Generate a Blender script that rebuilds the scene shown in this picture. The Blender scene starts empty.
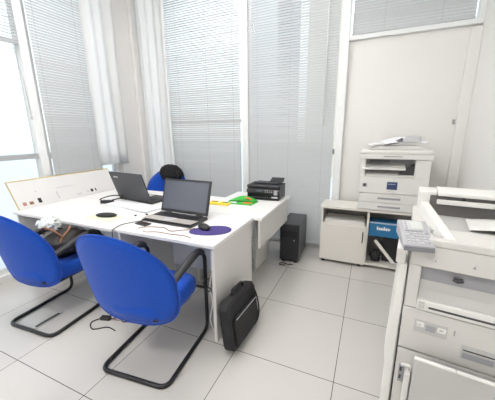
import bpy, bmesh, math, random
from mathutils import Vector, Matrix, Euler
random.seed(7)
PI = math.pi
C = bpy.context.scene.collection

# ------------------------------------------------------------------ materials
def nm(name):
    m = bpy.data.materials.new(name); m.use_nodes = True
    nt = m.node_tree
    return m, nt, nt.nodes['Principled BSDF']
def mat(name, col, rough=.5, metal=0., var=.04, scale=12., bump=0., bscale=200., trans=0., spec=.5, sheen=0.):
    m, nt, b = nm(name)
    tc = nt.nodes.new('ShaderNodeTexCoord')
    n = nt.nodes.new('ShaderNodeTexNoise'); n.inputs['Scale'].default_value = scale; n.inputs['Detail'].default_value = 4
    nt.links.new(tc.outputs['Object'], n.inputs['Vector'])
    r = nt.nodes.new('ShaderNodeMapRange'); r.inputs['To Min'].default_value = 1-var; r.inputs['To Max'].default_value = 1+var
    nt.links.new(n.outputs['Fac'], r.inputs['Value'])
    mx = nt.nodes.new('ShaderNodeVectorMath'); mx.operation = 'SCALE'; mx.inputs[0].default_value = col[:3]
    nt.links.new(r.outputs['Result'], mx.inputs['Scale'])
    nt.links.new(mx.outputs['Vector'], b.inputs['Base Color'])
    b.inputs['Roughness'].default_value = rough; b.inputs['Metallic'].default_value = metal
    b.inputs['Specular IOR Level'].default_value = spec
    if sheen: b.inputs['Sheen Weight'].default_value = sheen
    if bump:
        n2 = nt.nodes.new('ShaderNodeTexNoise'); n2.inputs['Scale'].default_value = bscale
        nt.links.new(tc.outputs['Object'], n2.inputs['Vector'])
        bp = nt.nodes.new('ShaderNodeBump'); bp.inputs['Strength'].default_value = bump; bp.inputs['Distance'].default_value = .002
        nt.links.new(n2.outputs['Fac'], bp.inputs['Height']); nt.links.new(bp.outputs['Normal'], b.inputs['Normal'])
    if trans:
        out = nt.nodes['Material Output']; t = nt.nodes.new('ShaderNodeBsdfTranslucent'); mix = nt.nodes.new('ShaderNodeMixShader')
        t.inputs['Color'].default_value = (*col[:3], 1); mix.inputs['Fac'].default_value = trans
        nt.links.new(b.outputs['BSDF'], mix.inputs[1]); nt.links.new(t.outputs['BSDF'], mix.inputs[2])
        nt.links.new(mix.outputs['Shader'], out.inputs['Surface'])
    return m
def glass_mat():
    m, nt, b = nm('window_glass'); out = nt.nodes['Material Output']
    t = nt.nodes.new('ShaderNodeBsdfTransparent'); t.inputs['Color'].default_value = (.95, .97, .97, 1)
    g = nt.nodes.new('ShaderNodeBsdfGlossy'); g.inputs['Roughness'].default_value = .02
    mix = nt.nodes.new('ShaderNodeMixShader'); fr = nt.nodes.new('ShaderNodeFresnel'); fr.inputs['IOR'].default_value = 1.45
    nt.links.new(fr.outputs['Fac'], mix.inputs['Fac']); nt.links.new(t.outputs['BSDF'], mix.inputs[1]); nt.links.new(g.outputs['BSDF'], mix.inputs[2])
    nt.links.new(mix.outputs['Shader'], out.inputs['Surface']); return m
def sheer_mat(col, tr):
    m, nt, b = nm('sheer_fabric'); out = nt.nodes['Material Output']
    b.inputs['Base Color'].default_value = (*col, 1); b.inputs['Roughness'].default_value = .9
    t = nt.nodes.new('ShaderNodeBsdfTranslucent'); t.inputs['Color'].default_value = (*col, 1)
    m1 = nt.nodes.new('ShaderNodeMixShader'); m1.inputs['Fac'].default_value = .5
    nt.links.new(b.outputs['BSDF'], m1.inputs[1]); nt.links.new(t.outputs['BSDF'], m1.inputs[2])
    tp = nt.nodes.new('ShaderNodeBsdfTransparent'); m2 = nt.nodes.new('ShaderNodeMixShader'); m2.inputs['Fac'].default_value = tr
    nt.links.new(m1.outputs['Shader'], m2.inputs[1]); nt.links.new(tp.outputs['BSDF'], m2.inputs[2])
    nt.links.new(m2.outputs['Shader'], out.inputs['Surface']); return m
def floor_mat():
    m, nt, b = nm('floor_tiles')
    tc = nt.nodes.new('ShaderNodeTexCoord')
    mp = nt.nodes.new('ShaderNodeMapping'); mp.inputs['Location'].default_value = (.002, .002, 0)
    br = nt.nodes.new('ShaderNodeTexBrick'); br.offset = 0; br.squash = 1
    br.inputs['Scale'].default_value = 1; br.inputs['Brick Width'].default_value = .64; br.inputs['Row Height'].default_value = .64
    br.inputs['Mortar Size'].default_value = .0022; br.inputs['Mortar Smooth'].default_value = .1; br.inputs['Bias'].default_value = 0
    br.inputs['Color1'].default_value = (.56, .54, .515, 1); br.inputs['Color2'].default_value = (.585, .565, .54, 1)
    br.inputs['Mortar'].default_value = (.10, .085, .075, 1)
    nt.links.new(tc.outputs['Object'], mp.inputs['Vector']); nt.links.new(mp.outputs['Vector'], br.inputs['Vector'])
    n = nt.nodes.new('ShaderNodeTexNoise'); n.inputs['Scale'].default_value = 3; n.inputs['Detail'].default_value = 6
    nt.links.new(tc.outputs['Object'], n.inputs['Vector'])
    r = nt.nodes.new('ShaderNodeMapRange'); r.inputs['To Min'].default_value = .985; r.inputs['To Max'].default_value = 1.015
    nt.links.new(n.outputs['Fac'], r.inputs['Value'])
    mx = nt.nodes.new('ShaderNodeVectorMath'); mx.operation = 'SCALE'
    nt.links.new(br.outputs['Color'], mx.inputs[0]); nt.links.new(r.outputs['Result'], mx.inputs['Scale'])
    nt.links.new(mx.outputs['Vector'], b.inputs['Base Color'])
    rr = nt.nodes.new('ShaderNodeMapRange'); rr.inputs['To Min'].default_value = .24; rr.inputs['To Max'].default_value = .28
    nt.links.new(n.outputs['Fac'], rr.inputs['Value']); nt.links.new(rr.outputs['Result'], b.inputs['Roughness'])
    return m

M = dict(
 wall=mat('painted_wall', (.82, .81, .79), .7, var=.015, scale=3),
 panel=mat('white_panel', (.80, .79, .765), .45, var=.015, scale=3),
 column=mat('column_paint', (.74, .73, .715), .7, var=.02),
 ceil=mat('ceiling_paint', (.8, .8, .79), .8, var=.01),
 frame=mat('window_frame_white', (.84, .85, .85), .35, var=.01),
 rail=mat('rail_grey', (.42, .43, .44), .4, var=.02),
 glass=glass_mat(), floor=floor_mat(),
 slat=mat('blind_slat', (.75, .76, .765), .4, var=.02, trans=.35),
 wand=mat('blind_wand', (.9, .9, .88), .3),
 sheer=sheer_mat((.96, .965, .965), .12),
 desk=mat('desk_laminate', (.82, .81, .80), .4, var=.012, scale=5),
 deskside=mat('desk_panel_laminate', (.74, .72, .69), .45, var=.012, scale=5),
 modesty=mat('modesty_panel', (.64, .69, .78), .5, var=.02),
 blue=mat('blue_fabric', (.010, .075, .46), .85, var=.12, scale=60, bump=.35, bscale=900, sheen=.12, spec=.2),
 tube=mat('black_metal_tube', (.014, .014, .016), .35, var=.05),
 pad=mat('black_plastic', (.03, .03, .034), .45, var=.05),
 black=mat('matte_black', (.018, .018, .02), .5, var=.08),
 case=mat('computer_case_black', (.016, .016, .02), .3, var=.06),
 bag=mat('black_nylon', (.016, .016, .018), .75, var=.2, scale=40, bump=.5, bscale=500),
 lidgrey=mat('laptop_lid', (.05, .052, .06), .42, var=.04),
 screen=mat('laptop_screen', (.115, .125, .155), .12, var=.02),
 bezel=mat('screen_bezel', (.02, .02, .022), .3),
 silver=mat('silver_palmrest', (.50, .47, .44), .35, metal=.2, var=.03),
 paper=mat('white_paper', (.88, .89, .92), .8, var=.01),
 paperY=mat('yellowish_paper', (.74, .76, .58), .8, var=.03),
 purple=mat('purple_mat', (.06, .042, .20), .8, var=.1, scale=40),
 green=mat('green_pack', (.05, .50, .06), .5, var=.2, scale=30),
 orange=mat('orange_print', (.85, .22, .05), .5, var=.1),
 yellow=mat('yellow_pack', (.88, .68, .06), .5, var=.08),
 wood=mat('wood_trim', (.60, .47, .22), .5, var=.1, scale=30),
 board=mat('board_face', (.70, .69, .68), .4, var=.03, scale=6),
 red=mat('dull_red', (.45, .22, .2), .6), cop=mat('copier_white', (.76, .75, .725), .42, var=.015),
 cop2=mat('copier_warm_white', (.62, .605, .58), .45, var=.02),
 copgrey=mat('copier_grey', (.33, .33, .35), .5, var=.03),
 copdark=mat('copier_dark', (.05, .05, .055), .5, var=.1),
 copmid=mat('copier_mid_grey', (.50, .495, .485), .5, var=.02),
 sheet=mat('used_paper', (.66, .655, .64), .8),
 lipg=mat('panel_lip_grey', (.2, .2, .22), .5),
 keysp=mat('panel_grey', (.40, .40, .42), .5),
 keys=mat('key_grey', (.52, .52, .54), .5), logo=mat('logo_navy', (.04, .06, .15), .5),
 logol=mat('logo_light', (.45, .52, .62), .5),
 lcd=mat('lcd', (.60, .62, .60), .2), bluebox=mat('blue_box', (.02, .17, .36), .5, var=.1),
 cab=mat('cabinet_laminate', (.76, .73, .68), .4, var=.012, scale=5), cabshade=mat('cabinet_inside_shade', (.30, .29, .28), .6, var=.05),  # cabinet inside: shade of the bays put into the colour
 cable=mat('cable_black', (.015, .015, .015), .5), cablew=mat('cable_white', (.7, .7, .68), .5), cableb=mat('cable_brown', (.25, .12, .07), .5),
 steel=mat('brushed_steel', (.55, .54, .52), .3, metal=.7), plastic=mat('clear_wrap', (.75, .78, .76), .3, var=.15, scale=40),
 brown=mat('brown_leather', (.016, .012, .012), .6, var=.5, scale=25, bump=.4, bscale=120),
 tan=mat('tan_fabric', (.28, .13, .07), .7, var=.2),
 ground=mat('outside_paving', (.75, .76, .74), .9, var=.05), bld=mat('outside_render', (.70, .72, .72), .9, var=.03),
 bld2=mat('outside_warm_render', (.78, .70, .60), .9, var=.03), bld3=mat('outside_blue_render', (.55, .60, .68), .9, var=.03),
 tree=mat('outside_foliage', (.22, .36, .14), .9, var=.3, scale=4), trunk=mat('outside_trunk', (.2, .15, .1), .9),
)
def emis(name, col, s):
    m, nt, b = nm(name); b.inputs['Base Color'].default_value = (*col, 1)
    b.inputs['Emission Color'].default_value = (*col, 1); b.inputs['Emission Strength'].default_value = s; return m
M['lamp'] = emis('added_lamp_diffuser', (1, .98, .955), 25)
M['led'] = emis('led', (.5, .9, .4), 2)

# ------------------------------------------------------------------ mesh helpers
class MB:
    def __init__(s): s.bm = bmesh.new()
    def xf(s, vs, T):
        if T is not None:
            for v in vs: v.co = T @ v.co
    def box(s, x0, x1, y0, y1, z0, z1, T=None):
        co = [(x, y, z) for z in (z0, z1) for y in (y0, y1) for x in (x0, x1)]
        v = [s.bm.verts.new(c) for c in co]
        for f in ((0, 2, 3, 1), (4, 5, 7, 6), (0, 1, 5, 4), (2, 6, 7, 3), (0, 4, 6, 2), (1, 3, 7, 5)): s.bm.faces.new([v[i] for i in f])
        s.xf(v, T); return s
    def tube(s, pts, r, n=10, T=None, closed=False, flat=1.):
        pts = [Vector(p) for p in pts]; rings = []; N = len(pts)
        up = Vector((0, 0, 1)); prev = None
        for i, p in enumerate(pts):
            a = pts[i-1] if (i > 0 or closed) else pts[i]; b = pts[(i+1) % N] if (i < N-1 or closed) else pts[i]
            t = (b-a).normalized()
            if prev is None:
                u = t.cross(up)
                if u.length < .1: u = t.cross(Vector((1, 0, 0)))
            else: u = prev - t*prev.dot(t)
            if u.length < 1e-6: u = t.orthogonal()
            u.normalize(); w = t.cross(u); prev = u
            rr = r[i] if isinstance(r, (list, tuple)) else r
            rings.append([s.bm.verts.new(p + rr*(math.cos(2*PI*k/n)*u + flat*math.sin(2*PI*k/n)*w)) for k in range(n)])
        M_ = N if closed else N-1
        for i in range(M_):
            A, B = rings[i], rings[(i+1) % N]
            for k in range(n): s.bm.faces.new((A[k], A[(k+1) % n], B[(k+1) % n], B[k]))
        if not closed: s.bm.faces.new(rings[0][::-1]); s.bm.faces.new(rings[-1])
        s.xf([v for q in rings for v in q], T); return s
    def prism(s, poly, a0, a1, axis='z', T=None):
        def P(u, v, a): return {'z': (u, v, a), 'y': (u, a, v), 'x': (a, u, v)}[axis]
        lo = [s.bm.verts.new(P(u, v, a0)) for u, v in poly]; hi = [s.bm.verts.new(P(u, v, a1)) for u, v in poly]
        n = len(poly); s.bm.faces.new(lo[::-1]); s.bm.faces.new(hi)
        for i in range(n): s.bm.faces.new((lo[i], lo[(i+1) % n], hi[(i+1) % n], hi[i]))
        s.xf(lo+hi, T); return s
    def grid(s, nu, nv, f, T=None, wrap=False):
        g = [[s.bm.verts.new(f(i/(nu-1), j/(nv-1))) for j in range(nv)] for i in range(nu)]
        for i in range(nu-1):
            for j in range(nv-1): s.bm.faces.new((g[i][j], g[i+1][j], g[i+1][j+1], g[i][j+1]))
        s.xf([v for q in g for v in q], T); return s
    def ell(s, c, r, n=16, m=10, f=None, T=None):
        vs = []
        rings = []
        for j in range(1, m):
            th = PI*j/m; ring = []
            for i in range(n):
                ph = 2*PI*i/n; d = Vector((math.sin(th)*math.cos(ph), math.sin(th)*math.sin(ph), math.cos(th)))
                k = f(d) if f else 1
                ring.append(s.bm.verts.new((c[0]+r[0]*d.x*k, c[1]+r[1]*d.y*k, c[2]+r[2]*d.z*k)))
            rings.append(ring)
        t = s.bm.verts.new((c[0], c[1], c[2]+r[2])); b = s.bm.verts.new((c[0], c[1], c[2]-r[2]))
        for i in range(n):
            s.bm.faces.new((t, rings[0][i], rings[0][(i+1) % n])); s.bm.faces.new((b, rings[-1][(i+1) % n], rings[-1][i]))
            for j in range(m-2): s.bm.faces.new((rings[j][i], rings[j+1][i], rings[j+1][(i+1) % n], rings[j][(i+1) % n]))
        s.xf([t, b]+[v for q in rings for v in q], T); return s
    def build(s, name, m, parent=None, smooth=False, bevel=0., seg=2, sub=0, solid=0., T=None):
        if T is not None:
            for v in s.bm.verts: v.co = T @ v.co
        bmesh.ops.recalc_face_normals(s.bm, faces=s.bm.faces)
        if smooth:
            for f in s.bm.faces: f.smooth = True
        me = bpy.data.meshes.new(name); s.bm.to_mesh(me); s.bm.free(); me.materials.append(m)
        o = bpy.data.objects.new(name, me); C.objects.link(o)
        if solid: q = o.modifiers.new('solid', 'SOLIDIFY'); q.thickness = solid; q.offset = 0
        if bevel: q = o.modifiers.new('bevel', 'BEVEL'); q.width = bevel; q.segments = seg; q.limit_method = 'ANGLE'; q.angle_limit = .6
        if sub: q = o.modifiers.new('sub', 'SUBSURF'); q.levels = sub; q.render_levels = sub
        if parent: o.parent = parent
        return o
def rnd(pts, r, n=5, closed=False):
    pts = [Vector(p) for p in pts]; out = []; N = len(pts)
    for i, p in enumerate(pts):
        if not closed and i in (0, N-1): out.append(p); continue
        a = pts[i-1]-p; b = pts[(i+1) % N]-p; d = min(r, a.length*.48, b.length*.48)
        A = p+a.normalized()*d; B = p+b.normalized()*d
        for k in range(n+1):
            t = k/n; out.append((1-t)**2*A+2*t*(1-t)*p+t*t*B)
    return out
def spl(pts, n=6):   # smooth curve through points
    pts = [Vector(p) for p in pts]; P = [pts[0]]+pts+[pts[-1]]; out = []
    for i in range(1, len(P)-2):
        for k in range(n):
            t = k/n; a, b, c, d = P[i-1], P[i], P[i+1], P[i+2]
            out.append(.5*((2*b)+(c-a)*t+(2*a-5*b+4*c-d)*t*t+(-a+3*b-3*c+d)*t**3))
    out.append(pts[-1]); return out
def tag(o, label=None, cat=None, group=None, kind=None):
    if label: o['label'] = label
    if cat: o['category'] = cat
    if group: o['group'] = group
    if kind: o['kind'] = kind
    return o
def thing(name, label, cat, loc=(0, 0, 0), rz=0, group=None):
    o = bpy.data.objects.new(name, None); C.objects.link(o); o.location = loc; o.rotation_euler = (0, 0, rz); o.empty_display_size = .1
    return tag(o, label, cat, group)
def struct(name, mb, m, label=None, cat=None, **k):
    o = mb.build(name, m, **k); tag(o, label or name.replace('_', ' '), cat or name.split('_')[0], kind='structure'); return o
def sthing(name, label, cat):
    o = bpy.data.objects.new(name, None); C.objects.link(o); return tag(o, label, cat, kind='structure')
def RX(a): return Matrix.Rotation(a, 4, 'X')
def RY(a): return Matrix.Rotation(a, 4, 'Y')
def RZ(a): return Matrix.Rotation(a, 4, 'Z')
def TR(x, y, z): return Matrix.Translation((x, y, z))

# ------------------------------------------------------------------ room shell
XL, XR, YB, YF, H = -3.15, .90, 1.95, -3.3, 3.6
XLo, YBo = XL-.12, YB+.12
struct('floor', MB().box(XLo, XR+.1, YF-.1, YBo, -.1, 0), M['floor'], 'large beige grey floor tiles with thin dark grout', 'floor')
struct('ceiling', MB().box(XLo, XR+.1, YF-.1, YBo, H, H+.1), M['ceil'], 'white ceiling', 'ceiling')
struct('wall_right', MB().box(XR, XR+.1, YF-.1, YBo, 0, H), M['wall'], 'plain white right wall behind the big copier', 'wall')
struct('wall_front', MB().box(XLo, XR, YF-.1, YF, 0, H), M['wall'], 'plain white wall facing the windows', 'wall')
# left wall: solid behind the viewer, corner column, sill strip
w = MB().box(XLo, XL, YF, -1.5, 0, H).box(XLo, XL, -1.5, 1.45, 0, .07).box(XLo, XL, -1.5, 1.45, 3.5, H)
struct('wall_left', w, M['wall'], 'white wall around the glazing on the left', 'wall')
struct('trim_1', MB().box(XLo, XL+.06, 1.45, YBo, 0, H).box(XL+.06, XL+.12, 1.80, YB, 0, H), M['column'], 'beige white structural column filling the left corner', 'column', bevel=.008)
# back wall: lower kerb, head, partition panel
struct('wall_back', MB().box(XL+.12, -.35, YB+.02, YBo, 0, .035).box(XL+.12, -.35, YB, YBo, 3.5, H)
       .box(-.22, XR, YB+.03, YBo, 0, 2.35), M['panel'], 'white solid panel behind the photocopier and glazing edges', 'wall')
struct('trim_2', MB().box(.815, XR, YB-.03, YB+.03, 0, 2.32), M['panel'], 'white corner post on the right end of the panel', 'trim', bevel=.004)
latch = MB().box(.79, .805, YB+.005, YB+.03, 1.49, 1.53).box(.785, .81, YB-.005, YB+.008, 1.485, 1.497)
tag(latch.build('latch', M['copgrey'], bevel=.002), 'small dark grey latch on the white panel near the right corner', 'latch')

def window(name, label, bars, pane):
    t = sthing(name, label, 'window')
    m = MB()
    for b in bars: m.box(*b)
    m.build('window_frame', M['frame'], t, bevel=.003)
    p = MB()
    for b in pane: p.box(*b)
    p.build('window_pane', M['glass'], t)
    return t
xa, xb = XL-.09, XL-.03
w1 = window('window_1', 'bright unshaded window on the far left with a grey rail', [(xa, xb, -1.5, -1.44, .07, 3.5), (xa, XL+.01, .42, .50, .07, 3.5), (xa, xb, -.5, -.44, .07, 3.5), (xa, xb, -1.44, .42, .07, .13)], [(XL-.065, XL-.059, -1.44, .42, .13, 3.5)])
MB().box(xa, XL-.01, -1.44, .42, 1.19, 1.24).build('window_rail', M['rail'], w1, bevel=.003)
w2 = window('window_2', 'left wall window behind the lowered blind', [(xa, xb, .50, .55, .07, 3.5), (xa, xb, 1.38, 1.45, .07, 3.5), (xa, xb, .55, 1.38, .07, .13)], [(XL-.065, XL-.059, .55, 1.38, .13, 3.5)])
MB().box(xa, XL-.035, .55, 1.38, 1.17, 1.24).build('window_rail', M['rail'], w2, bevel=.003)
ya, yb = YB+.03, YB+.09
w3 = window('window_3', 'back window left of the white mullion', [(XL+.12, XL+.2, ya, yb, .035, 3.5), (-1.46, -1.375, YB-.02, yb, .035, 3.5), (XL+.2, -1.46, ya, yb, .035, .1), (XL+.2, -1.46, ya, yb, 1.56, 1.60)], [(XL+.2, -1.46, YB+.055, YB+.061, .1, 1.56), (XL+.2, -1.46, YB+.055, YB+.061, 1.60, 3.5)])
w4 = window('window_4', 'back window between the mullion and the panel', [(-1.375, -1.34, ya, yb, .035, 3.5), (-.30, -.22, YB-.02, yb, .035, 3.5), (-1.34, -.30, ya, yb, .035, .09), (-1.34, -.30, ya, yb, .16, .20)], [(-1.34, -.30, YB+.055, YB+.061, .2, 1.17), (-1.34, -.30, YB+.055, YB+.061, 1.23, 3.5)])
MB().box(-1.34, -.30, ya, yb, 1.17, 1.23).build('window_rail', M['rail'], w4, bevel=.003)
w5 = window('window_5', 'high window above the white panel', [(-.22, XR, YB-.005, yb, 2.35, 2.39), (.86, XR, YB-.005, yb, 2.39, 3.5)], [(-.22, .86, YB+.055, YB+.061, 2.39, 3.5)])

def blind(label, axis, a0, a1, pos, z0, z1, pitch, tilt=.95, cords=(), wand=None, width=.030, group=None):
    # axis 'x': runs along x at y=pos ; axis 'y': runs along y at x=pos
    L = a1-a0
    t = thing('venetian_blind', label, 'blind', (a0, pos, 0) if axis == 'x' else (pos, a0, 0), 0 if axis == 'x' else PI/2, group)
    # local frame: x along the blind, room side at -y (axis x) ; for axis y rotated 90deg: local -y -> +x (room side)
    MB().box(0, L, -.015, .015, z1-.03, z1).build('headrail', M['frame'], t, bevel=.002)
    m = MB(); z = z0+.03
    ca, sa = math.cos(tilt), math.sin(tilt)
    while z < z1-.04:
        k = random.uniform(-.07, .07); ca, sa = math.cos(tilt+k), math.sin(tilt+k)
        hw = width/2
        v = [(-hw*ca, -hw*sa), (0, .0022), (hw*ca, hw*sa)]
        r0 = [m.bm.verts.new((.004, y, z+q)) for y, q in v]; r1 = [m.bm.verts.new((L-.004, y, z+q)) for y, q in v]
        for i in range(2): m.bm.faces.new((r0[i], r0[i+1], r1[i+1], r1[i]))
        z += pitch
    m.build('slats', M['slat'], t, solid=.0006)
    MB().box(0, L, -.011, .011, z0, z0+(.04 if z0 > 2 and axis == 'y' else .014)).build('bottom_rail', M['rail'] if z0 > 2 and axis == 'y' else M['slat'], t, bevel=.002)
    for c in cords: MB().tube([(c, -.014, z0+.01), (c, -.014, z1-.01)], .0013, 5).build('ladder_cord', M['keys'], t)
    if wand: MB().tube([(wand[0], -.028, z1-.02), (wand[0]+.01, -.028, wand[1])], .005, 6).build('wand', M['wand'], t, smooth=True)
    return t
P = .0275
blind('raised venetian blind at the top of the unshaded far left window', 'y', -1.40, .40, XL+.025, 2.28, 3.48, P, .75, cords=(1.72,))
blind('lowered venetian blind on the left wall between the frame and the white curtain', 'y', .52, 1.15, XL+.025, .05, 3.48, P, 1.1, cords=(.06, .5))
blind('lowered venetian blind on the back wall left of the white mullion', 'x', -2.72, -1.47, YB-.03, .05, 3.48, P, .95, cords=(.32, .77, 1.15))
blind('lowered venetian blind on the back wall between the mullion and the white panel', 'x', -1.36, -.315, YB-.03, .05, 3.48, P, 1.04, cords=(.12, .52, .92), wand=(.92, 1.50))
blind('short venetian blind in the high window above the white panel', 'x', -.20, .84, YB+.02, 2.40, 3.48, P, 1.3, cords=(.3, .78))
# pull chain of the raised blind
MB2 = MB(); MB2.tube([(XL+.06, .33, 2.26), (XL+.06, .37, 1.95), (XL+.06, .38, 1.62)], .004, 6)
MB2.ell((XL+.06, .38, 1.60), (.009, .009, .018), 8, 6)
o = MB2.build('blind_chain', M['keys'], smooth=True); tag(o, 'hanging beaded chain beside the left window mullion', 'cord')

def curtain(label, f0, f1, z0, z1, folds, amp):
    # f0,f1 = plan end points
    a, b = Vector((*f0, 0)), Vector((*f1, 0)); d = b-a; n = Vector((-d.y, d.x, 0)).normalized()
    m = MB()
    ph = [random.uniform(.7, 1.3) for _ in range(folds+2)]
    def f(u, v):
        k = amp*math.sin(u*folds*2*PI)*ph[int(u*folds)]*(.75+.3*(1-v)) + .01*math.sin(u*9+v*3)
        p = a+d*u*(1-.04*math.sin(v*PI))+n*k; return (p.x, p.y, z0+(z1-z0)*v)
    m.grid(folds*14+1, 14, f)
    o = m.build('sheer_curtain', M['sheer'], smooth=True, solid=.001)
    return tag(o, label, 'curtain')
curtain('white sheer curtain on the left wall between the lowered blind and the column', (XL+.086, 1.07), (XL+.086, 1.53), 1.04, 3.45, 3, .016)
curtain('white sheer curtain on the back wall just right of the corner column', (-3.00, YB-.09), (-2.50, YB-.09), .05, 3.45, 4, .026)

# ------------------------------------------------------------------ desks
def desk(label, x0, x1, y0, y1, sides, front=None, extra=None, top=.736, lean=0):
    t = thing('office_desk', label, 'desk', (x0, y0, 0))
    L, D = x1-x0, y1-y0
    MB().box(0, L, 0, D, top-.027, top).build('tabletop', M['desk'], t, bevel=.005)
    for s in sides:
        px = .012 if s == 'l' else L-.012-.025
        MB().box(px, px+.025, .02, D-.012, 0.0, top-.028).build('side_panel', M['deskside'], t, bevel=.002)
    return t, L, D
g = 'white office desks pushed together'
t, L, D = desk('white desk nearest the viewer on the right, carrying the laptop with its screen showing', -1.65, -.775, -.01, .64, 'lr')
MB().box(.04, L-.04, D-.05, D-.032, .18, .708).build('modesty_panel', M['modesty'], t)
t, L, D = desk('white desk nearest the viewer on the left, its end below the pale board', -2.95, -1.652, -.02, .64, 'l')
MB().box(.04, L-.04, D-.05, D-.032, .18, .708).build('modesty_panel', M['modesty'], t)
t, L, D = desk('white desk in the far row under the laptop seen from behind', -2.95, -1.352, .642, 1.22, 'lr')
t, L, D = desk('white side desk running to the window, carrying the black printer', -1.35, -.70, .642, 1.55, '')
MB().box(L-.045, L-.025, (.03), D-.02, .45, .708).build('modesty_panel', M['deskside'], t, bevel=.002)
MB().box(L-.25, L-.228, .42, D-.05, 0, .708).build('side_panel', M['deskside'], t, bevel=.002)
MB().box(.02, .045, .06, D-.05, 0, .708).build('side_panel', M['deskside'], t, bevel=.002)

# leaning board on the desk
bt = thing('notice_board', 'long pale board with a wood top edge leaning on the left end of the desks', 'board', (-2.925, .03, .737))
TB = RY(-math.atan2(.14, .255)); Hb = .285
MB().box(-.008, .004, 0, 1.12, 0, Hb, TB).build('board_panel', M['board'], bt, bevel=.002)
MB().box(-.010, .007, 0, 1.12, Hb, Hb+.012, TB).build('top_trim', M['wood'], bt, bevel=.002)
MB().box(-.010, .006, -.006, 0, 0, Hb+.012, TB).build('end_trim', M['wood'], bt, bevel=.001)
MB().box(-.010, .006, 1.12, 1.126, 0, Hb+.012, TB).build('end_trim', M['wood'], bt, bevel=.001)
for y_ in (.25, .85): MB().prism([(-.118, 0), (-.106, 0), (-.088, .17), (-.098, .17)], y_, y_+.02, 'y').build('support', M['wood'], bt)
def card(y, z, w, h, m): MB().box(.0042, .008, y-w/2, y+w/2, z, z+h, TB).build('pinned_card', m, bt)
card(.20, .03, .030, .05, M['black']); card(.06, .03, .03, .035, M['red']); card(.12, .03, .035, .03, M['cableb'])
card(.39, .03, .008, .085, M['keys']); card(.78, .03, .028, .035, M['black']); card(.73, .035, .02, .02, M['lcd']); card(.83, .03, .014, .035, M['copdark']); card(.62, .03, .05, .012, M['keys'])
card(.20, .15, .008, .008, M['copgrey']); card(.5, .15, .2, .004, M['keys'])

# ------------------------------------------------------------------ chairs
def back_pt(u, v, w=.58, h=.56):
    # superellipse outline, u,v in -1..1 ; returns local x, z of shell
    return u, v
def make_chair(label, loc, rz):
    t = thing('visitor_chair', label, 'chair', loc, rz, 'blue fabric visitor chairs')
    hw = .235
    path = [(-hw, -.10, .605), (-hw, .19, .648), (-hw-.002, .262, .60), (-hw, .255, .014), (-hw, -.285, .014), (hw, -.285, .014), (hw, .255, .014), (hw+.002, .262, .60), (hw, .19, .648), (hw, -.10, .605)]
    MB().tube(rnd(path, .065, 6), .0135, 10).tube([(-hw, .25, .35), (hw, .25, .35)], .010, 8).tube([(-.16, .25, .35), (-.16, -.16, .35), (-.15, -.22, .40)], .010, 8).tube([(.16, .25, .35), (.16, -.16, .35), (.15, -.22, .40)], .010, 8).build('frame', M['tube'], t, smooth=True)
    for s in (-1, 1):
        MB().tube(spl([(s*hw, -.165, .592), (s*hw, -.10, .615), (s*hw, .08, .658), (s*hw, .18, .660), (s*hw, .235, .625)]), [.020]+[.025]*22+[.022, .016], 12, flat=.8).build('armrest', M['pad'], t, smooth=True)
    # seat cushion
    m = MB(); N = 32
    rings = []
    for zz, k in ((.362, .86), (.372, .95), (.41, 1.), (.455, .99), (.475, .93), (.482, .8), (.484, .5)):
        ring = []
        for i in range(N):
            a = 2*PI*i/N; c, s_ = math.cos(a), math.sin(a); e = .55
            x = .222*k*math.copysign(abs(c)**e, c); y = .005+.255*k*math.copysign(abs(s_)**e, s_)
            ring.append(m.bm.verts.new((x, y, zz + .02*max(0, -y)/.22 - (.02*max(0, y-.12)/.1 if k < .97 or zz > .43 else 0))))
        rings.append(ring)
    for A, B in zip(rings, rings[1:]):
        for i in range(N): m.bm.faces.new((A[i], A[(i+1) % N], B[(i+1) % N], B[i]))
    m.bm.faces.new(rings[0][::-1]); m.bm.faces.new(rings[-1])
    m.build('seat', M['blue'], t, smooth=True)
    # back shell: rounded outline, curved around the sitter, thick padded
    m = MB(); nu, nr = 48, 9
    zc, hh, ww = .642, .300, .325
    def surf(x, z):   # rear surface depth
        v = (z-zc)/hh
        return -.262-.070*v-.02*v*v + .058*(x/.3)**2
    def outline(a):
        c, s_ = math.cos(a), math.sin(a); e = .98 if s_ > 0 else .52
        wv = ww*(1.0 if s_ < 0 else 1-.03*s_)
        return wv*math.copysign(abs(c)**e, c), hh*math.copysign(abs(s_)**e, s_)
    sides = []
    for sgn in (0, 1):
        rings = []
        for j in range(1, nr+1):
            k = j/nr; ring = []
            th = .062*math.sqrt(max(0, 1-k**4))
            for i in range(nu):
                x, z = outline(2*PI*i/nu); x *= k; z = zc+z*k
                y = surf(x, z) + (th*.75 if sgn else -th*.35)
                ring.append((x-.028, y, z))
            rings.append(ring)
        sides.append(rings)
    vr = [[m.bm.verts.new(p) for p in ring] for ring in sides[0]]; vf = [[m.bm.verts.new(p) for p in ring] for ring in sides[1][:-1]]; vf.append(vr[-1])
    for V, off in ((vr, -.062*.35), (vf, .062*.75)):
        c = m.bm.verts.new((-.028, surf(0, zc)+off, zc))
        for i in range(nu): m.bm.faces.new((c, V[0][i], V[0][(i+1) % nu]))
        for A, B in zip(V, V[1:]):
            for i in range(nu): m.bm.faces.new((A[i], A[(i+1) % nu], B[(i+1) % nu], B[i]))
    bk = m.build('backrest', M['blue'], t, smooth=True)
    pts = []
    for i in range(nu):
        x, z = outline(2*PI*i/nu); pts.append((x*1.002-.028, surf(x, zc+z), zc+z*1.002))
    MB().tube(pts, .004, 6, closed=True).build('piping', M['blue'], bk, smooth=True)
    return t
def copy_tree(o, parent=None):
    c = o.copy(); C.objects.link(c); c.parent = parent
    for ch in list(o.children): copy_tree(ch, c)
    return c
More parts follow.
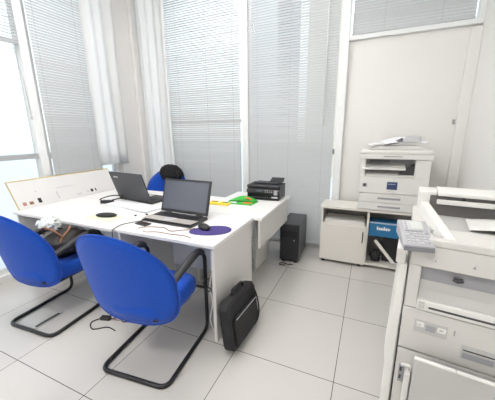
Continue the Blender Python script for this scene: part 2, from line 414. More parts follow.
ch = make_chair('blue fabric chair with black frame in the foreground, drawn up to the right desk', (-1.135, -.175, 0), math.radians(6))
c2 = copy_tree(ch); c2.location = (-2.165, -.16, 0); c2.rotation_euler = (0, 0, math.radians(4)); c2['label'] = 'blue fabric chair at the left picture edge with a dark bag on its seat'
c3 = copy_tree(ch); c3.location = (-2.52, 1.43, 0); c3.rotation_euler = (0, 0, PI+.12); c3['label'] = 'blue fabric chair on the window side of the desks, mostly hidden by the laptops'

# black rumpled garment over the far chair
m = MB()
def lump(d): return 1+.10*math.sin(d.x*17+d.z*9)+.09*math.sin(d.y*21-d.x*13)+.06*math.sin(d.z*25+d.x*31)
m.ell((-2.44, 1.68, .885), (.155, .10, .105), 40, 24, lump)
for k in range(16):
    a = -1.2+2.4*k/13; x = -2.44+.15*math.sin(a); z = .885+.098*math.cos(a)
    m.tube(spl([(x, 1.60, z-.05), (x+.012*math.sin(k*3), 1.62, z+.015), (x+.02*math.sin(a), 1.68, z+.018), (x, 1.74, z-.04)], 4), .012, 6)
o = m.build('draped_jacket', M['bag'], smooth=True); tag(o, 'black rumpled jacket or bag bundled on top of the far blue chair', 'jacket')

# dark bag with papers on the left chair
bt = thing('shoulder_bag', 'dark brown bag lying on the seat of the left blue chair', 'bag', (-2.11, -.10, .487), math.radians(-8))
m = MB(); m.ell((0, 0, .105), (.13, .18, .105), 28, 16, lambda d: 1+.05*math.sin(d.x*9+d.y*7)+.04*math.sin(d.z*14+d.x*5))
m.build('bag_body', M['brown'], bt, smooth=True)
MB().tube(spl([(-.09, -.10, .19), (-.04, -.12, .25), (.05, -.09, .24), (.09, -.05, .18)]), .008, 8).build('strap', M['tan'], bt, smooth=True)
MB().tube(spl([(.02, .05, .23), (.07, .0, .21), (.09, -.06, .17), (.09, -.12, .08)]), .009, 8, flat=.4).build('strap', M['tan'], bt, smooth=True)
m = MB(); m.ell((-2.20, -.14, .75), (.075, .07, .045), 20, 12, lambda d: 1+.22*math.sin(d.x*11+d.y*5)+.15*math.sin(d.z*17+d.y*13))
o = m.build('plastic_bag', M['plastic'], smooth=False); tag(o, 'crumpled pale plastic bag on top of the dark bag on the left chair', 'plastic bag')

# ------------------------------------------------------------------ laptops
def laptop(label, loc, rz, W, D, LH, ang, palm, lidm, group=None):
    # local: hinge along x at y=0 ; user side -y ; lid rises at angle ang from vertical (leans back +y)
    t = thing('laptop', label, 'laptop', loc, rz)
    b = MB().prism([(0, .024), (0, 0), (-D+.01, 0), (-D, .006), (-D, .014), (-.01, .026)], -W/2, W/2, 'x').build('base', M['pad'], t, bevel=.003)
    MB().box(-W/2+.006, W/2-.006, -D+.006, -D*.52, .0165, .0195, RX(-.055)@TR(0, 0, -.002)).build('palm_rest', palm, t, bevel=.001)
    kb = MB(); n = 15
    for r in range(5):
        for c in range(n):
            x = -W/2+.03+(W-.06)*c/n; y = -.03-(D*.5-.045)*(r+1)/5
            kb.box(x, x+(W-.06)/n*.86, y, y+(D*.5-.045)/5*.84, .0255, .0285, RX(.05))
    kb.build('keyboard', M['black'], t)
    MB().box(-.045, .045, -D+.02, -D*.58, .0185, .0205, RX(-.055)@TR(0, 0, -.001)).build('touchpad', M['keys'], t)
    T = TR(0, 0, .024) @ RX(-ang)
    lid = MB().box(-W/2, W/2, -.004, .008, .004, LH, T).build('lid', lidm, t, bevel=.004, seg=3)
    MB().box(-W/2+.002, W/2-.002, -.0065, -.0042, .006, LH-.002, T).build('bezel', M['bezel'], lid)
    MB().box(-W/2+.018, W/2-.018, -.0078, -.0066, .028, LH-.018, T).build('screen', M['screen'], lid)
    for s_ in (-1, 1): MB().tube([(s_*(W/2-.05), 0, .026), (s_*(W/2-.11), 0, .026)], .009, 8).build('hinge', M['pad'], t, smooth=True)
    return t, T, lid
t, T, lid = laptop('black laptop with its dark screen facing the viewer and a silver palm rest', (-1.34, .445, .737), math.radians(-1.5), .49, .235, .295, math.radians(17), M['silver'], M['lidgrey'])
t, T, lid = laptop('dark grey laptop seen from behind its raised lid', (-2.15, .70, .737), math.radians(180-8), .52, .25, .305, math.radians(17), M['pad'], M['lidgrey'])
lg = MB()
for k, (x0, w_) in enumerate([(0, .010), (.013, .009), (.025, .009), (.037, .009), (.049, .009), (.061, .010)]):   # small pale lettering block at lid corner
    x = .20-x0
    lg.box(x-w_, x, .0082, .0092, LH_ if False else .245, .258, T)
    if k % 2: lg.box(x-w_*.65, x-w_*.3, .0082, .0094, .249, .2585, T)
lg.build('lid_lettering', M['lcd'], lid)

# ------------------------------------------------------------------ small things on the desks
Z = .737
# paper sheets
m = MB()
for k in range(9): m.box(-.30, .30, -.085, .085, k*.0022, k*.0022+.0016, TR(0, 0, 0) @ RZ(random.uniform(-.03, .03)))
o = m.build('paper_stack', M['paper'], T=TR(-1.99, .515, Z) @ RZ(-.13)); tag(o, 'flat stack of white papers in front of the laptop seen from behind', 'papers')
m = MB().box(-.15, .15, -.075, .075, 0, .003); o = m.build('notepad', M['paperY'], T=TR(-1.97, .17, Z) @ RZ(-.05)); tag(o, 'pale yellow notepad under the green and black pouch', 'notepad')
t = thing('glasses_case', 'small black and green pouch lying on the pale yellow notepad', 'case', (-1.955, .185, Z+.003), .35)
MB().ell((0, 0, .016), (.095, .036, .020), 20, 10, lambda d: 1).build('pouch', M['black'], t, smooth=True)
MB().ell((.0, 0, .025), (.055, .011, .010), 14, 8).ell((-.05, .008, .023), (.014, .01, .008), 10, 6).build('green_band', mat('olive_green', (.22, .30, .05), .6), t, smooth=True)
t = thing('power_adapter', 'black adapter lump with a looped cable left of the rear laptop', 'adapter', (-2.37, .54, Z), .4)
MB().box(-.06, .06, -.03, .03, 0, .03).build('adapter_body', M['black'], t, bevel=.008)
MB().tube(spl([(.05, .01, .03), (.12, .06, .045), (.10, .13, .05), (-.02, .13, .05), (-.10, .06, .03), (-.06, .01, .028)], 8), .006, 8).build('cable', M['cable'], t, smooth=True)
t = thing('mobile_phone', 'small dark phone near the front edge beside the silver palm rest', 'phone', (-1.515, .155, Z), -.15)
MB().box(-.062, .062, -.032, .032, 0, .010).build('phone_body', M['copdark'], t, bevel=.003)
MB().box(-.055, .055, -.027, .027, .010, .011).build('phone_screen', mat('phone_glass', (.06, .04, .045), .15), t)
# mouse mat and mouse
m = MB(); N = 32; poly = []
for i in range(N):
    a = 2*PI*i/N; rr = 1+.16*math.cos(a)
    poly.append((.155*math.cos(a), .095*math.sin(a)*rr))
o = MB().prism(poly, 0, .004).build('mouse_mat', M['purple'], T=TR(-.94, .225, Z) @ RZ(.55)); tag(o, 'purple mouse mat at the right front corner of the desk', 'mouse mat')
t = thing('computer_mouse', 'black computer mouse on the purple mat', 'mouse', (-1.0, .235, Z+.004), -.5)
MB().ell((0, 0, .014), (.066, .036, .024), 20, 12, lambda d: 1).build('mouse_shell', M['black'], t, smooth=True)
MB().tube([(-.03, 0, .034), (-.045, 0, .028)], .004, 6).build('scroll_wheel', M['copgrey'], t, smooth=True)
for (sx, sy) in ((-2.0, .0),): pass
def cable(name, label, pts, r, m, group=None):
    o = MB().tube(spl(pts, 8), r, 6).build(name, m, smooth=True); return tag(o, label, 'cable', group)
cable('mouse_cable', 'pale cable curving from the mouse past the laptop palm rest', [(-1.055, .20, Z+.012), (-1.09, .17, Z+.006), (-1.14, .14, Z+.006), (-1.2, .10, Z+.005), (-1.30, .14, Z+.005), (-1.42, .11, Z+.005), (-1.47, .06, Z+.005)], .003, M['cableb'])
cable('earphone_cable', 'thin brown cable looping in front of the laptop palm rest', [(-1.40, .03, Z+.004), (-1.36, .02, Z+.004), (-1.28, .05, Z+.004), (-1.16, .05, Z+.004), (-1.05, .06, Z+.004), (-.98, .04, Z+.004)], .0025, M['cableb'])
cable('charging_cable', 'black cable crossing the desk and hanging over its front edge', [(-1.56, .30, Z+.004), (-1.58, .22, Z+.004), (-1.63, .14, Z+.004), (-1.66, .07, Z+.004), (-1.64, .0, Z+.004), (-1.64, -.03, Z-.005), (-1.64, -.034, .66), (-1.64, -.032, .55)], .0028, M['cable'])
for k, (x, y) in enumerate([(-1.74, .30), (-1.67, .36)]):
    o = MB().ell((x, y, Z+.006), (.012, .012, .006), 10, 6).build('small_cap', M['copdark'], smooth=True)
    tag(o, ['tiny dark cap on the desk, nearer the notepad', 'tiny dark cap on the desk, nearer the laptop'][k], 'cap', 'tiny dark caps on the desk')

# green and yellow packs
t = thing('green_folder', 'bright green folded pack with orange print in front of the black printer', 'folder', (-1.08, 1.06, Z), .12)
MB().prism([(-.15, -.07), (.13, -.09), (.16, .07), (-.12, .11)], 0, .006).prism([(-.14, .02), (.15, .0), (.155, .07), (-.12, .11)], .006, .012).build('folder_body', M['green'], t)
MB().grid(8, 8, lambda u, v: (-.12+.26*u, .0+.09*v, .014+.028*math.sin(u*PI)*(.4+v))).build('raised_flap', M['green'], t, smooth=True, solid=.002)
MB().prism([(.02, -.045), (.11, -.05), (.12, .0), (.04, .01)], .0064, .009).build('orange_print', M['orange'], t)
MB().grid(6, 4, lambda u, v: (.03+.07*u, .01+.04*v, .046+.004*math.sin(u*PI)-.018*u*u)).build('orange_print', M['orange'], t, smooth=True, solid=.003)
MB().box(-.11, -.04, -.05, -.01, .0064, .0085).build('white_print', M['paper'], t)
t = thing('yellow_pack', 'yellow flat packs beside the green folded pack', 'pack', (-1.27, .93, Z), .1)
MB().box(-.09, .03, -.04, .045, 0, .022, RZ(.15)).build('pack', M['yellow'], t, bevel=.004)
MB().box(.03, .12, -.045, .03, 0, .020, RZ(-.1)).build('pack', M['yellow'], t, bevel=.004)
MB().box(-.07, -.01, .0, .012, .0222, .0262, RZ(.15)).build('clip', M['black'], t)
MB().box(.05, .10, -.005, .007, .0202, .0242, RZ(-.1)).build('clip', M['black'], t)
MB().box(.0, .015, -.04, .04, .0222, .0228, RZ(.15)).build('white_label', M['paper'], t)

# ------------------------------------------------------------------ small black printer
t = thing('inkjet_printer', 'black inkjet multifunction printer at the window end of the side desk', 'printer', (-.925, 1.37, Z+.001), math.radians(2))
W, D = .36, .26
MB().prism([(-D/2+.02, 0), (D/2, 0), (D/2, .12), (-D/2+.03, .12), (-D/2, .095), (-D/2, .075), (-D/2+.025, .07), (-D/2+.025, .02), (-D/2, .015), (-D/2, 0)], -W/2, W/2, 'x').build('body', M['case'], t, bevel=.005)
MB().box(-W/2-.003, W/2+.003, -D/2+.02, D/2, .12, .152).build('scanner_lid', M['pad'], t, bevel=.010, seg=3)
MB().box(-.12, .14, -.03, .09, .152, .168).build('document_feeder', M['case'], t, bevel=.006)
MB().prism([(.0, .165), (.10, .165), (.14, .20), (.13, .205)], .03, .17, 'x').build('feeder_tray', M['pad'], t, bevel=.002)
pp = MB().box(-W/2+.01, W/2-.01, -D/2-.006, -D/2+.004, .078, .118, TR(0, 0, 0)).build('control_panel', M['copdark'], t, bevel=.003)
MB().box(-.06, .0, -D/2-.0085, -D/2-.006, .086, .110).build('display', M['lcd'] if False else M['screen'], pp)
mk = MB()
for k in range(4):
    for j in range(2): MB().box(.03+k*.022, .042+k*.022, -D/2-.0085, -D/2-.006, .086+j*.014, .094+j*.014).build('button', M['copgrey'], pp)
MB().box(.125, .165, -D/2-.009, -D/2+.02, .062, .112).build('card_reader_cover', M['copgrey'], t, bevel=.002)
MB().box(-W/2+.05, W/2-.06, -D/2-.01, D/2-.05, .022, .028).build('output_tray', M['copdark'], t)
MB().box(.10, .165, -D/2-.003, -D/2+.0, .028, .042).build('side_label', M['lcd'], t)

# ------------------------------------------------------------------ PC tower
t = thing('computer_tower', 'black desktop computer tower on the floor at the end of the side desk', 'computer', (-.66, 1.39, 0), math.radians(2))
W, D, Ht = .212, .47, .42
MB().box(-W/2, W/2, .018, D, .025, .025+Ht).build('case', M['case'], t, bevel=.006)
fp = MB().box(-W/2, W/2, 0, .018, .025, .025+Ht).build('front_panel', M['pad'], t, bevel=.006)
MB().box(-W/2+.018, W/2-.018, -.003, .0, .345, .375).build('drive_bay', M['case'], fp, bevel=.002)
MB().box(-W/2+.018, W/2-.018, -.003, .0, .305, .335).build('drive_bay', M['case'], fp, bevel=.002)
mg = MB()
for k in range(9): mg.box(-W/2+.03, W/2-.03, -.002, .0, .06+k*.018, .068+k*.018)
mg.build('vent_grille', M['case'], fp)
MB().tube([(.055, -.004, .27), (.055, .002, .27)], .009, 10).build('power_button', M['copgrey'], fp)
for sx in (-1, 1):
    for yy in (.04, D-.05): MB().box(sx*.07-.02, sx*.07+.02, yy-.02, yy+.02, 0, .025).build('foot', M['pad'], t, bevel=.003)
cable('floor_cable', 'black cable lying by the front foot of the computer tower', [(-.60, 1.34, .008), (-.66, 1.33, .008), (-.72, 1.35, .008), (-.74, 1.30, .008), (-.67, 1.30, .006)], .005, M['cable'])

# ------------------------------------------------------------------ briefcase against the desk
t = thing('laptop_bag', 'black nylon laptop bag standing against the side of the right desk', 'bag', (-.725, .125, 0), 0)
# local: long axis y, thickness x, leans to -x
TBg = TR(-.0, 0, .006) @ RY(math.radians(-9)) @ RX(math.radians(-4)) 
def rbox2(hy, z0, z1, r, n=6):
    pts = []
    for cy, cz, a0 in ((hy-r, z1-r, 0), (-hy+r, z1-r, PI/2), (-hy+r, z0+r, PI), (hy-r, z0+r, 1.5*PI)):
        for k in range(n+1):
            a = a0+k*PI/2/n; pts.append((cy+r*math.cos(a), cz+r*math.sin(a)))
    return pts
sh = RZ(0)
MB().prism(rbox2(.215, .0, .335, .055), .045, .12, 'x', TBg).build('bag_body', M['bag'], t, bevel=.014, seg=3)
MB().prism(rbox2(.175, .03, .225, .035), .12, .142, 'x', TBg).build('front_pocket', M['bag'], t, bevel=.008, seg=2)
MB().tube([TBg @ Vector((.121, y, z)) for y, z in rbox2(.20, .015, .32, .045)], .0035, 6, closed=True).build('piping', M['tube'], t, smooth=True)
MB().tube([TBg @ Vector(p) for p in rnd([(.082, -.07, .33), (.082, -.065, .368), (.082, .085, .368), (.082, .09, .33)], .03)], .010, 8).build('handle', M['bag'], t, smooth=True)
MB().tube([TBg @ Vector(p) for p in spl([(.13, .14, .325), (.145, .165, .25), (.15, .175, .15), (.145, .16, .07), (.125, .12, .018)])], .015, 8, flat=.35).build('shoulder_strap', M['bag'], t, smooth=True)
MB().tube([TBg @ Vector(p) for p in [(.143, -.16, .215), (.143, .16, .215)]], .003, 6).build('zip', M['copgrey'], t)

# things under the right desk end
t = thing('power_strip', 'white multi socket strip hanging inside the right desk end panel', 'power strip', (-.835, .16, .18))
MB().box(-.02, .02, -.025, .025, 0, .30).build('strip_body', M['cablew'], t, bevel=.005)
for k in range(3): MB().tube([(0, -.0265, .05+k*.09), (0, -.024, .05+k*.09)], .016, 12).build('socket', M['keys'], t)
cable('white_cable', 'white cable hanging beside the socket strip under the desk', [(-.845, .08, .50), (-.86, .055, .40), (-.84, .05, .28), (-.87, .06, .12), (-.84, .07, .01)], .005, M['cablew'])
cable('dark_cable', 'dark cable looping behind the chair arm under the right desk', [(-.86, .05, .46), (-.90, .04, .42), (-.845, .045, .38), (-.90, .06, .34)], .004, M['cable'])
cable('beige_cable', 'thin beige cable hanging under the desk front between laptop and chair', [(-1.33, .03, .70), (-1.35, .05, .64), (-1.40, .07, .60), (-1.43, .1, .57)], .003, M['cablew'])
t = thing('plug', 'black plug with trailing wires on the floor between the two near chairs', 'plug', (-1.72, -.12, 0), .3)
MB().box(-.05, .03, -.018, .018, 0, .03).build('plug_body', M['black'], t, bevel=.006)
MB().tube(spl([(.03, 0, .012), (.09, .02, .006), (.15, -.02, .006), (.20, .01, .006), (.16, .03, .006), (.12, .035, .006)]), .004, 6).tube(spl([(-.05, 0, .01), (-.10, -.05, .006), (-.04, -.12, .006), (.06, -.09, .006), (.14, -.12, .006)]), .004, 6).build('wire', M['cable'], t, smooth=True)
MB().tube(spl([(.02, .01, .018), (.10, -.01, .01), (.16, .03, .006), (.24, -.01, .006)]), .003, 6).build('wire', M['tan'], t, smooth=True)
# floor outlet
t = thing('floor_outlet', 'square metal floor socket box set in the tiles under the left chair', 'floor socket', (-2.255, -.31, 0))
MB().box(-.125, .125, -.105, .105, 0.0, .004).build('rim', M['steel'], t, bevel=.001)
MB().box(-.105, .085, -.085, .085, .004, .0055).build('lid', M['floor'] if False else mat('outlet_lid', (.62, .61, .59), .35), t)
MB().box(.092, .115, -.09, .09, .004, .0052).build('slot', M['copdark'], t)

# ------------------------------------------------------------------ cabinet under the photocopier
cx0, cx1, cy0, cy1, cz = -.355, .76, 1.585, 1.89, .65
t = thing('storage_cabinet', 'low white cabinet on black feet holding up the smaller photocopier', 'cabinet', (cx0, cy0, 0))
L, D = cx1-cx0, cy1-cy0
MB().box(-.008, L+.008, -.012, D, cz-.026, cz).build('top_panel', M['cab'], t, bevel=.003)
MB().box(0, .018, 0, D, .035, cz-.027).box(.465, .483, 0, D, .035, cz-.027).box(L-.018, L, 0, D, .035, cz-.027).box(.019, .464, .0, D-.013, .035, .053).box(.484, L-.019, .0, D-.013, .035, .053).box(.019, .464, .0, D-.013, .445, .46).build('carcass', M['cab'], t)
MB().box(.019, .464, D-.012, D, .054, cz-.027).build('back_panel', M['cabshade'], t)
MB().box(.484, L-.019, D-.012, D, .054, cz-.027).build('back_panel', M['cabshade'], t)  # backs darkened to paint in the bay shadows
MB().box(.4832, .4862, .01, D-.013, .054, cz-.028).build('shade_lining', M['cabshade'], t)  # added dark sheet standing in for shade in the right bay
dd = MB().box(.002, .468, -.019, -.001, .035, .452).build('door', M['cab'], t, bevel=.002)
MB().tube(rnd([(.435, -.019, .29), (.435, -.038, .29), (.435, -.038, .40), (.435, -.019, .40)], .008), .005, 8).build('handle', M['black'], dd, smooth=True)
for x in (.04, .42, L-.04):
    for y in (.03, D-.04): MB().tube([(x, y, 0), (x, y, .034)], .018, 12).build('foot', M['black'], t)
m = MB()
for k in range(5): m.box(.04, .44, .01+.003*k, .27, .462+.007*k, .468+.007*k)
o = m.build('folder_stack', M['cop'], T=TR(cx0, cy0, 0)); tag(o, 'grey flat stack of folders in the open shelf of the cabinet', 'folders')
# blue box
t = thing('blue_box', 'blue carton with pale lettering in the open right side of the cabinet', 'box', (.27, 1.612, .36))
MB().box(-.135, .14, 0, .16, 0, .155).build('carton', M['bluebox'], t, bevel=.003)
lg = MB()
for k in range(6):
    x = -.062+k*.021; lg.box(x, x+.014, -.0015, 0, .072, .100 if k % 3 else .110); lg.box(x+.010, x+.021, -.0015, 0, .080, .090)
lg.build('lettering', M['paper'], t)
MB().box(-.135, .14, -.001, 0, .140, .155).build('top_band', M['logol'], t)
MB().box(-.12, .13, .02, .14, -.012, 0).build('base_pad', M['black'], t)
MB().box(.02, .30, .10, .16, -.306, -.012).build('stand', M['black'], t)
o = MB().box(-.016, .016, -.004, .004, 0, .30).build('batten', M['cab'], bevel=.002, T=TR(.395, 1.572, .10) @ RY(math.radians(-40)) ); tag(o, 'white strip of board leaning diagonally across the open cabinet side', 'board strip')
m = MB()
m.ell((.22, 1.66, .128), (.055, .05, .065), 16, 10, lump)
o = m.build('cable_bundle', M['cable'], smooth=True); tag(o, 'black bundle of cables on the cabinet floor', 'cables')

# ------------------------------------------------------------------ smaller photocopier on the cabinet
t = thing('photocopier', 'white desktop photocopier standing on the low cabinet', 'photocopier', (.0, 1.57, cz+.002))
W, D = .60, .34; z0 = 0
MB().box(.0, .60, 0, D, 0, .055).build('lower_tray_unit', M['cop'], t, bevel=.004)
def drawer(zz0, zz1, x0, x1, hx0, hx1, par, hz=.5):
    d = MB().box(x0, x1, -.012, .0, zz0, zz1).build('drawer', M['cop'], par, bevel=.004)
    zc = zz0+(zz1-zz0)*hz; MB().box(hx0, hx1, -.016, -.012, zc-.011, zc+.008).build('handle', M['copgrey'], d, bevel=.002)
MB().box(.005, .595, .005, D, .055, .175).build('tray_unit', M['cop'], t, bevel=.004)
drawer(.008, .082, .004, .585, .19, .39, t, .5)
drawer(.086, .168, .012, .575, .185, .385, t, .55)
MB().box(.0, .60, -.006, D, .175, .335).build('lower_body', M['cop'], t, bevel=.006)
MB().box(.0, .60, .14, D, .335, .515).box(.475, .60, -.004, .14, .335, .515).box(.0, .05, .02, .14, .335, .515).build('upper_body', M['cop'], t, bevel=.006)
MB().box(.052, .474, .132, .139, .40, .512).build('exit_recess', M['copgrey'], t)
MB().prism([(.0, .337), (.13, .337), (.13, .40), (.0, .352)], .052, .474, 'x').build('output_tray', M['cop2'], t, bevel=.003)
MB().prism([(-.005, .41), (.12, .455), (.12, .462), (-.005, .418)], .02, .40, 'x').build('output_flap', M['cop'], t, bevel=.002)
MB().prism([(.33, .36), (.474, .345), (.474, .47), (.44, .44)], .03, .10, 'y').build('paper_guide', M['copdark'], t)
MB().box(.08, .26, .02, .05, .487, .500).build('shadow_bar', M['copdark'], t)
MB().box(-.01, .61, -.015, D, .515, .560).build('scanner_bed', M['cop'], t, bevel=.006)
MB().box(.20, .36, -.019, -.015, .538, .545).build('front_slot', M['copgrey'], t)
MB().box(-.005, .605, -.01, D, .562, .600).build('platen_cover', M['cop'], t, bevel=.010, seg=3)
MB().prism([(.05, .600), (.55, .600), (.50, .640), (.14, .640)], .06, D-.02, 'y').build('document_feeder', M['cop'], t, bevel=.008)
MB().box(.255, .345, -.009, -.006, .222, .296).build('logo_plate', M['logo'], t)
lg = MB().box(.262, .328, -.0102, -.009, .272, .278); lg.build('logo_mark', M['logol'], t)
MB().ell((.055, -.006, .255), (.016, .004, .020), 14, 8).build('start_button', M['copdark'], t, smooth=True)
MB().box(.032, .08, -.008, -.006, .235, .275).build('button_plate', M['keys'], t)
MB().box(.26, .33, -.008, -.006, .200, .206).build('small_lettering', M['keys'], t)
# open book / papers on top
t = thing('loose_papers', 'curled loose papers fanned out on top of the smaller photocopier', 'papers', (.30, 1.73, cz+.645))
for k, (dx, r_, h_, w_) in enumerate([(-.12, .1, .02, .24), (.10, -.1, .03, .22), (.0, .25, .02, .24), (.16, -.3, .015, .2)]):
    MB().grid(12, 6, lambda u, v: (-w_/2+w_*u, -.09+.18*v, .002+h_*math.sin(u*2.6)+(.055 if k in (1, 2) else .012)*v*(.5+.5*u)), T=TR(dx, -.04, k*.004) @ RZ(r_)).build('paper_sheet', M['paper'] if k != 1 else M['keys'], t, smooth=True, solid=.0012)
MB().grid(10, 5, lambda u, v: (-.10+.15*u, -.12+.05*v, .004+.045*u*u+.02*v)).build('dark_edge', M['copdark'], t, smooth=True, solid=.004)

# ------------------------------------------------------------------ big copier, right foreground
Y0 = -.20
t = thing('floor_copier', 'large off white floor standing copier in the right foreground', 'photocopier', (.262, Y0, 0), math.radians(-7))
W, D = .55, .64
MB().box(.0, W, .03, D, .03, .995).build('body', M['cop2'], t, bevel=.006)
MB().box(.03, W-.03, .06, D-.03, 0, .03).build('plinth', M['copdark'], t)
# side cover, slightly bulged sheet
pf = [(-.001, .05), (-.001, .90)]
for k in range(13):
    v = 1-k/12; pf.append((-.024-.020*math.sin(v*PI)**.5-.005*math.sin(v*14), .05+.85*v))
MB().prism(pf, .004, D-.01, 'y').build('side_cover', M['cop'], t, bevel=.006)
# front pieces (local coords: x from .27, z)
MB().box(.06, W, -.006, .03, .995, 1.024).build('front_top_edge', M['cop2'], t, bevel=.005)
MB().box(.005, W, -.004, .03, .905, .995).build('front_top_cover', M['cop2'], t, bevel=.005)
MB().box(.005, .048, .0, .03, .715, .905).build('front_left_pillar', M['cop2'], t, bevel=.003)
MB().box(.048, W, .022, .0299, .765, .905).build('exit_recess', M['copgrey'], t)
MB().prism([(.0, .765), (.021, .765), (.021, .84), (.014, .80)], .05, W, 'x').build('recess_slope', M['copmid'], t)
MB().tube([(.155, .012, .872), (.17, .008, .868), (.185, .012, .871)], .009, 8).build('latch', M['copdark'], t)
MB().box(.048, W, -.010, .03, .718, .763).build('bypass_door', M['cop'], t, bevel=.003)
sl = MB().box(.09, W, -.013, -.010, .733, .740).build('slot', M['copdark'], t)
MB().box(.056, .075, -.0125, -.010, .728, .755).build('door_catch', M['copmid'], t)
MB().box(.058, .073, -.0135, -.0125, .732, .751).build('door_catch', M['cop2'], t)
MB().box(.003, W, -.004, .03, .515, .712).build('upper_drawer', M['cop2'], t, bevel=.004)
st = MB().box(.052, .165, -.007, -.004, .612, .668).build('spec_sticker', M['copmid'], t)
MB().box(.058, .085, -.008, -.007, .640, .662).build('sticker_white', M['cop'], st)
MB().box(.132, .160, -.008, -.007, .636, .658).build('sticker_white', M['cop'], st)
MB().box(.092, .126, -.008, -.007, .628, .655).build('sticker_grey', M['copgrey'], st)
for a_, b_ in ((.059, .064), (.068, .074), (.138, .150)): MB().box(a_, b_, -.0085, -.008, .645, .650).build('sticker_print', M['copgrey'], st)
MB().box(.215, .325, -.006, -.004, .553, .612).build('drawer_grip', M['copmid'], t, bevel=.002)
MB().box(.222, .318, -.008, -.006, .590, .594).build('grip_line', M['copdark'], t)
MB().box(.222, .318, -.007, -.0055, .556, .580).build('grip_hollow', M['copgrey'], t)
MB().box(.185, .189, -.006, -.004, .64, .662).build('arrow_mark', M['copgrey'], t)
for a_ in (.205, .085): MB().prism([(a_, .935), (a_+.008, .935), (a_+.004, .945)], -.006, -.004, 'y').build('arrow_mark', M['copgrey'], t)
MB().box(-.001, .004, -.003, .02, .10, .66).build('side_hinge_strip', M['copdark'], t)
MB().box(.003, W, -.002, .03, .05, .508).build('lower_front', M['cop2'], t, bevel=.004)
pd = MB().box(.065, W, -.085, -.07, .10, .537).build('paper_tray_front', M['copmid'], t, bevel=.004)
for a_, b_ in ((.065, .20), (.203, W)): MB().box(a_, b_, -.086, -.069, .537, .542).build('tray_top_edge', M['cop'], pd, bevel=.001)
MB().box(.07, .085, -.06, .0, .10, .48).build('tray_side', M['cop'], pd)
MB().box(.04, .062, -.045, -.004, .22, .42).build('tray_bracket', M['cop'], t, bevel=.004)
MB().tube(spl([(.03, -.02, .44), (.04, -.035, .455), (.055, -.03, .45), (.06, -.02, .42)]), .007, 8).build('bracket_hook', M['cop'], t, smooth=True)
MB().box(.018, .038, -.012, -.002, .34, .43).build('tray_latch', M['copgrey'], t, bevel=.003)
for a_ in (.36, .40): MB().box(.022, .030, -.016, -.012, a_, a_+.018).build('latch_hook', M['copdark'], t)
# top deck: sunken output area with rims and rear exit bar
MB().prism([(.0, .995), (W*0+.0, .995)], 0, 1) if False else None
MB().box(.10, W, .031, .16, .995, 1.024).build('front_rim', M['cop2'], t, bevel=.006)
m = MB(); lo = []; hi = []
for ly, zt in ((.031, 1.026), (.14, 1.036), (.30, 1.048), (.50, 1.062)):
    k = ly/.5; lo.append((.105-.085*k, .155-.085*k, ly, .995)); hi.append(zt)
V = [[m.bm.verts.new(c) for c in ((x0, y, z), (x0+.012, y, zt), (x1-.004, y, zt), (x1, y, z))] for (x0, x1, y, z), zt in zip(lo, hi)]
for A, B in zip(V, V[1:]):
    for i in range(4): m.bm.faces.new((A[i], A[(i+1) % 4], B[(i+1) % 4], B[i]))
m.bm.faces.new(V[0][::-1]); m.bm.faces.new(V[-1])
m.build('left_rim', M['cop'], t, bevel=.004)
MB().box(.018, .10, .501, .635, .995, 1.118).build('rear_corner', M['cop'], t, bevel=.006)
MB().prism([(.16, .996), (.16, 1.012), (.30, 1.004), (.48, 1.000), (.48, .996)], .07, W, 'x').build('output_deck', M['copmid'], t)
MB().box(.07, W, .48, .50, .996, 1.10).build('exit_wall', mat('slot_shadow_grey', (.13, .125, .12), .6), t)  # dark grey paints in the shadow band below the exit bar
MB().box(.10, W, .455, .635, 1.105, 1.125).build('rear_cover', M['cop'], t, bevel=.006)
MB().box(.10, W, .458, .4795, 1.062, 1.086).build('exit_bar', M['cop'], t, bevel=.004)
for x in (.20, .33, .46): MB().box(x, x+.015, .470, .479, 1.087, 1.104).build('exit_roller', M['copdark'], t)
MB().box(.10, W, .50, .635, .996, 1.10).build('rear_body', M['cop2'], t)
MB().box(.003, .055, .13, .635, .995, 1.003).build('left_deck', M['cop2'], t, bevel=.003)
# paper on the deck
o = MB().grid(14, 6, lambda u, v: (-.14+.33*u, -.10+.20*v, .002+.015*math.sin(u*PI)), T=TR(.27+.38, Y0+.26, 1.014) @ RX(-.02) @ RZ(-.17)).build('paper_sheet', M['sheet'], smooth=True, solid=.001); tag(o, 'white sheet lying in the sunken top tray of the big copier', 'paper')
# control panel, projecting at left front
cp = MB().prism([(-.045, .984), (-.045, 1.003), (.115, 1.058), (.115, 1.0)], -.052, .055, 'x', TR(.016, 0, 0) @ RZ(.22)).build('control_panel', M['keysp'], t, bevel=.004)
MB().prism([(-.052, .982), (-.052, .999), (-.0455, 1.002), (-.0455, .982)], -.050, .053, 'x', TR(.016, 0, 0) @ RZ(.22)).build('panel_lip', M['lipg'], cp)
TP = TR(.016, 0, 0) @ RZ(.22) @ TR(0, -.045, 1.0035) @ RX(math.atan2(.055, .16)) @ Matrix.Diagonal((1, .5, .7, 1))
MB().box(-.035, .02, .19, .32, .0, .003, TP).build('panel_plate', M['keys'], cp)
MB().box(-.012, .035, .20, .31, .003, .005, TP).build('display', M['lcd'], cp)
for r in range(5):
    for c in range(6):
        if (r+c) % 5 != 4: MB().box(-.035+c*.015, -.025+c*.015, .02+r*.032, .038+r*.032, .0, .004, TP).build('key', M['keys'], cp)
mk = MB()
for q in [(-.030, -.022, .205+r*.028, .218+r*.028, .003, .005) for r in range(4)]+[(.038, .046, .03, .045, 0, .004), (.034, .046, .155, .163, 0, .004), (-.03, .03, .175, .181, 0, .003)]: MB().box(*q, TP).build('small_key', M['copgrey'], cp)
MB().prism([(.0, .90), (-.03, .974), (.11, .985), (.10, .93)], -.045, -.012, 'x').build('panel_support', M['cop'], t, bevel=.004)

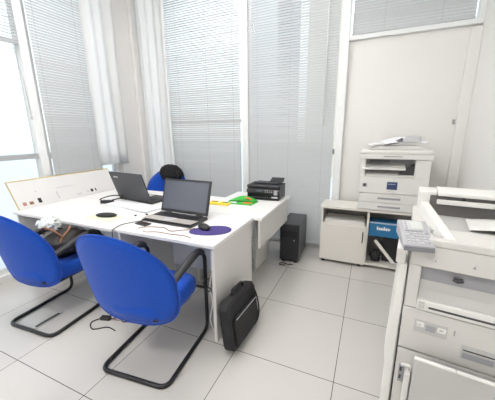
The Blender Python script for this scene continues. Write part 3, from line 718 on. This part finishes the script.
# ------------------------------------------------------------------ ceiling lamps, unseen, added to light the room
for k, (x, y) in enumerate([(-2.2, -.6), (-.6, -.6), (-2.2, -2.2), (-.6, -2.2), (-1.4, .9)]):
    t = thing('added_ceiling_light', ['added unseen white ceiling lamp over the left chair', 'added unseen white ceiling lamp over the right chair', 'added unseen white ceiling lamp at the rear left', 'added unseen white ceiling lamp at the rear right', 'added unseen white ceiling lamp over the side desk'][k], 'lamp', (x, y, H-.06), 0, 'added ceiling lamps')
    MB().box(-.32, .32, -.32, .32, 0, .06).build('housing', M['frame'], t)
    MB().box(-.29, .29, -.29, .29, -.006, 0).build('diffuser', M['lamp'], t)

# ------------------------------------------------------------------ outside
tag(MB().box(-40, 30, -25, 45, -.35, -.3).build('outside_ground', M['ground']), 'pale paving outside the windows', 'ground', kind='structure')
def bld(label, x0, x1, y0, y1, h, m):
    t = thing('building', label, 'building', ((x0+x1)/2, (y0+y1)/2, -.3), 0)
    W_, D_ = (x1-x0)/2, (y1-y0)/2
    MB().box(-W_, W_, -D_, D_, 0, h).build('walls', m, t); MB().box(-W_-.2, W_+.2, -D_-.2, D_+.2, h, h+.2).build('roof', M['rail'], t)
bld('pale building outside, faint through the unshaded left window', -24, -18, -4, 3, 2.6, M['bld'])
bld('bluish building outside behind the right back blind', -4.5, -3.45, 9.5, 13, 11, M['bld3'])
bld('beige building outside behind the right back blind', -2.3, -1.2, 9.5, 12, 11, M['bld2'])

# ------------------------------------------------------------------ world, camera, view
w = bpy.data.worlds.new('sky'); bpy.context.scene.world = w; w.use_nodes = True
nt = w.node_tree; bg = nt.nodes['Background']
tc = nt.nodes.new('ShaderNodeTexCoord'); sx = nt.nodes.new('ShaderNodeSeparateXYZ'); cr = nt.nodes.new('ShaderNodeValToRGB')
nt.links.new(tc.outputs['Generated'], sx.inputs['Vector']); nt.links.new(sx.outputs['Z'], cr.inputs['Fac']); nt.links.new(cr.outputs['Color'], bg.inputs['Color'])
cr.color_ramp.elements[0].position = 0; cr.color_ramp.elements[0].color = (.9, .93, .93, 1)
cr.color_ramp.elements[1].position = 1; cr.color_ramp.elements[1].color = (.72, .84, 1, 1)
bg.inputs['Strength'].default_value = 1.9

f, R, U, F = 275.93, Vector((0.91511902, 0.40300678, -0.01194633)), Vector((-0.08535552, 0.22260745, 0.97116444)), Vector((-0.3940452, 0.88771136, -0.23811116))
cd = bpy.data.cameras.new('camera'); cam = bpy.data.objects.new('camera', cd); C.objects.link(cam)
cd.sensor_fit = 'HORIZONTAL'; cd.sensor_width = 36; cd.lens = f*36/495; cd.clip_start = .02; cd.clip_end = 200
Mx = Matrix((R, U, -F)).transposed().to_4x4(); Mx.translation = Vector((.08361968, -1.40672544, 1.43243138)); cam.matrix_world = Mx
sc = bpy.context.scene; sc.camera = cam
vs = sc.view_settings; vs.view_transform = 'Standard'; vs.look = 'None'; vs.gamma = 1; vs.use_curve_mapping = False; vs.exposure = 0.0
